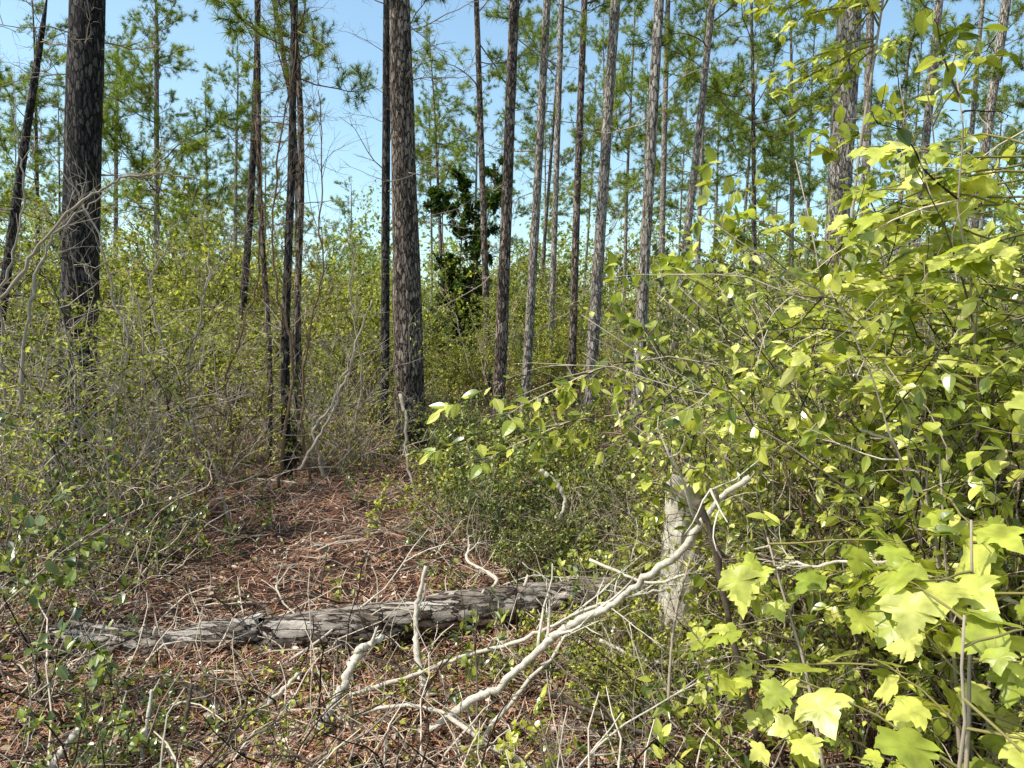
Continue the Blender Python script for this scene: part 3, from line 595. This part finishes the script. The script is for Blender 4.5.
stick([(20, 420, 5.6), (30, 300, 5.6), (50, 230, 5.7), (110, 190, 5.8)], 0.015, 0.005, M['twig_grey'], 'bare sapling bending right over the foot of the black trunk', name='bare_sapling', forks=10, crook=0.012)
stick([(150, 470, 6.6), (160, 360, 6.6), (140, 280, 6.7), (180, 215, 6.8)], 0.015, 0.005, M['twig_grey'], 'tall crooked bare sapling between black trunk and the crooked pine', name='bare_sapling', forks=12, crook=0.015)
stick([(100, 470, 6.2), (125, 340, 6.2), (100, 240, 6.3), (60, 170, 6.3)], 0.014, 0.005, M['twig_grey'], 'bare sapling curving left in front of the black trunk', name='bare_sapling', forks=12, crook=0.014)
stick([(10, 430, 6.5), (-5, 300, 6.5), (25, 200, 6.6), (10, 110, 6.6)], 0.014, 0.005, M['twig_grey'], 'tall bare sapling at the far left edge', name='bare_sapling', forks=12, crook=0.014)
stick([(200, 480, 7.0), (190, 380, 7.0), (215, 290, 7.0), (200, 200, 7.1)], 0.014, 0.005, M['twig_grey'], 'tall bare sapling just left of the crooked pine', name='bare_sapling', forks=12, crook=0.015)
stick([(345, 470, 8.4), (360, 380, 8.4), (340, 300, 8.4), (352, 230, 8.5)], 0.014, 0.005, M['twig_grey'], 'bare sapling just left of the thin dark pine', name='bare_sapling', forks=12, crook=0.015)
stick([(240, 500, 7.4), (225, 380, 7.4), (262, 270, 7.5), (255, 120, 7.6)], 0.015, 0.005, M['twig_brown'], 'tall thin bare sapling left of the stem cluster', name='bare_sapling', forks=14, crook=0.015)
stick([(310, 500, 7.6), (296, 400, 7.6), (322, 260, 7.6), (318, 90, 7.7)], 0.015, 0.005, M['twig_brown'], 'tall thin bare sapling right of the stem cluster', name='bare_sapling', forks=14, crook=0.015)
stick([(280, 500, 7.2), (296, 360, 7.2), (270, 220, 7.2), (296, 40, 7.3)], 0.017, 0.006, M['twig_brown'], 'tall wavy bare sapling in front of the stem cluster', name='bare_sapling', forks=16, crook=0.018)
stick([(300, 470, 7.0), (325, 420, 7.0), (350, 360, 7.1), (372, 300, 7.2)], 0.018, 0.007, M['twig_grey'], 'slanting bare stem between the stem cluster and the centre pine', name='bare_sapling', forks=9, crook=0.012)
stick([(325, 480, 7.2), (318, 430, 7.2), (345, 400, 7.3), (352, 350, 7.4)], 0.018, 0.007, M['twig_grey'], 'short crooked bare stem right of the stem cluster', name='bare_sapling', forks=9, crook=0.012)
stick([(230, 540, 6.0), (215, 470, 6.0), (180, 420, 6.0), (150, 400, 6.1)], 0.012, 0.005, M['twig_grey'], 'arching bare stem at the left edge of the straw clearing', name='bare_sapling', forks=7, crook=0.01)
stick([(1030, 470, 2.4), (940, 445, 2.5), (860, 430, 2.6)], 0.008, 0.005, M['dead_wood'], 'pale bare stem lying across the thicket leaves', name='bare_sapling', forks=4, crook=0.006)
stick([(1030, 610, 1.9), (900, 560, 2.1), (800, 560, 2.3), (750, 580, 2.4)], 0.006, 0.004, M['dead_wood'], 'thin bare stem reaching left out of the thicket', name='bare_sapling', forks=4, crook=0.006)

x, y = wx(680, 3.5), 3.5
P = np.stack([np.linspace(0, 0.03, 14), np.zeros(14), np.linspace(-0.05, 0.88, 14)], -1); mb = MB(); mb.tube(P, np.linspace(0.10, 0.085, 14), 24, 0.05)
V = mb.V[0].reshape(14, 24, 3); V[-1, :, 2] += rng.normal(0, 0.06, 24); V[-2, :, 2] += rng.normal(0, 0.02, 24)
e = ob('broken_stump', None, None, (x, y, float(gh(x, y)))); ob('trunk', mb.mesh('stump', M['dead_wood'], False), e); tag(e, 'pale broken stump at the left edge of the thicket', 'stump')
for px, Y, s in [(655, 3.25, .42), (690, 3.2, .4), (672, 3.0, .3)]:
    put_shrub(mound[int(rng.integers(3))], 'low_bush', wx(px, Y), Y, s*1.5, U(0, 6.28), ('small twiggy bush around the pale broken stump',), 'bush', 'small bushes around the stump')

for i in range(90):
    Y = 2.2+6.0*U(0, 1)**1.6; px = U(0, 760); x = wx(px, Y); a = U(0, 6.28); L = U(0.35, 1.1)
    e = ob('fallen_twig', None, None, (x, Y, float(gh(x, Y))+0.015)); mb = MB()
    P = wander((0, 0, 0), (math.cos(a), math.sin(a), U(0.0, 0.5)), L, 8, 0.16, -0.04); P[:, 2] = np.maximum(P[:, 2], 0); mb.tube(P, np.linspace(1, 0.4, 9)*U(0.004, 0.014), 6, 0.08)
    for t in U(0.2, 0.9, 4):
        q, d = samp(P, np.array([t])); P2 = wander(q[0], d[0]/np.linalg.norm(d[0])+rdir(1)[0]*0.8, L*0.3, 4, 0.12); P2[:, 2] = np.maximum(P2[:, 2], 0); mb.tube(P2, np.linspace(0.004, 0.002, 5), 4)
    pal = U(0, 1) < 0.45
    ob('stem', mb.mesh('fallen_twig', M['dead_wood'] if pal else M['dead_dark'], True), e); tag(e, None, 'twig', 'twigs fallen on the pine straw')
    band = 'before the log' if Y < 3.9 else 'behind the log'
    pend(e, f'{"pale" if pal else "dark"} fallen twig on the straw {band}', 'tw')
sd = [shrub_proto(0.3, 3, 0.35, 0.1, 0.0, 5, 0, OV, 0.05, 4, 0.0035, M['stem_green'], M['leaf_gloss' if i_ else 'leaf_vine'], twig_len=0.4, base_r=0.03) for i_ in range(3)]
sdl = [(540, 2.7, 1.0), (525, 2.5, .8), (655, 2.75, 1.0), (640, 3.1, .9), (600, 2.9, .7), (500, 3.3, .7), (690, 3.0, 1.1), (150, 2.6, .8), (110, 2.5, .9), (400, 3.2, .5), (340, 4.4, .7), (230, 4.2, .6), (720, 2.6, 1.2), (770, 2.4, 1.2), (450, 4.4, .8), (200, 5.0, .9), (260, 5.8, .9), (380, 6.2, .9), (420, 5.4, .8), (570, 4.3, .9), (620, 4.4, 1.0), (640, 3.7, 1), (740, 2.2, 1.0), (480, 2.6, .5), (700, 3.5, 1.2), (590, 3.5, .9), (550, 3.4, .7), (660, 3.4, 1.1), (210, 2.7, .6), (260, 3.3, .4), (610, 2.5, .8)]
sdl += [(U(450, 780), U(2.3, 4.0), U(.6, 1.4)) for _ in range(20)]+[(U(0, 280), U(2.3, 3.1), U(.4, .8)) for _ in range(16)]+[(U(180, 470), U(3.9, 8), U(.5, 1.0)) for _ in range(12)]
for px, Y, s in sdl:
    band = 'in front of the log' if Y < 3.9 else 'behind the log'
    put_shrub(sd[int(rng.integers(3))], 'seedling', wx(px, Y), Y, s, U(0, 6.28), (f'small green seedling growing {band}',), 'seedling', 'seedlings sprouting from the straw')
flush()

# ---------------------------------------------------------------- light, sky, camera
az, el = math.radians(-108), math.radians(54)
sd_ = Vector((math.sin(az)*math.cos(el), math.cos(az)*math.cos(el), math.sin(el)))
L = bpy.data.lights.new('sun', 'SUN'); L.energy = 5; L.angle = math.radians(0.5); L.color = (1, 0.98, 0.93)
so = bpy.data.objects.new('sun', L); C.objects.link(so); so.rotation_euler = sd_.to_track_quat('Z', 'Y').to_euler()
w = bpy.data.worlds.new('World'); scene.world = w; w.use_nodes = True
nt = w.node_tree; sk = nt.nodes.new('ShaderNodeTexSky'); sk.sky_type = 'NISHITA'; sk.sun_disc = False
sk.sun_elevation = el; sk.sun_rotation = az; sk.air_density = 1.0; sk.dust_density = 1.8; sk.ozone_density = 1.0
bgn = nt.nodes['Background']; bgn.inputs[1].default_value = 0.15
gn = nt.nodes.new('ShaderNodeVectorMath'); gn.operation = 'MULTIPLY'; gn.inputs[1].default_value = (1.65, 1.85, 1.7)
nt.links.new(sk.outputs[0], gn.inputs[0]); nt.links.new(gn.outputs[0], bgn.inputs[0])
cam = bpy.data.cameras.new('camera'); cam.sensor_width = 36; cam.lens = 36*F/1024; cam.clip_end = 1500; cam.clip_start = 0.05
co = bpy.data.objects.new('camera', cam); C.objects.link(co); co.location = (0, 0, CAMZ); co.rotation_euler = (math.pi/2-PITCH, 0, 0)
scene.camera = co
scene.view_settings.view_transform = 'Standard'; scene.view_settings.look = 'None'; scene.view_settings.exposure = 0
print('objects', len(bpy.data.objects))
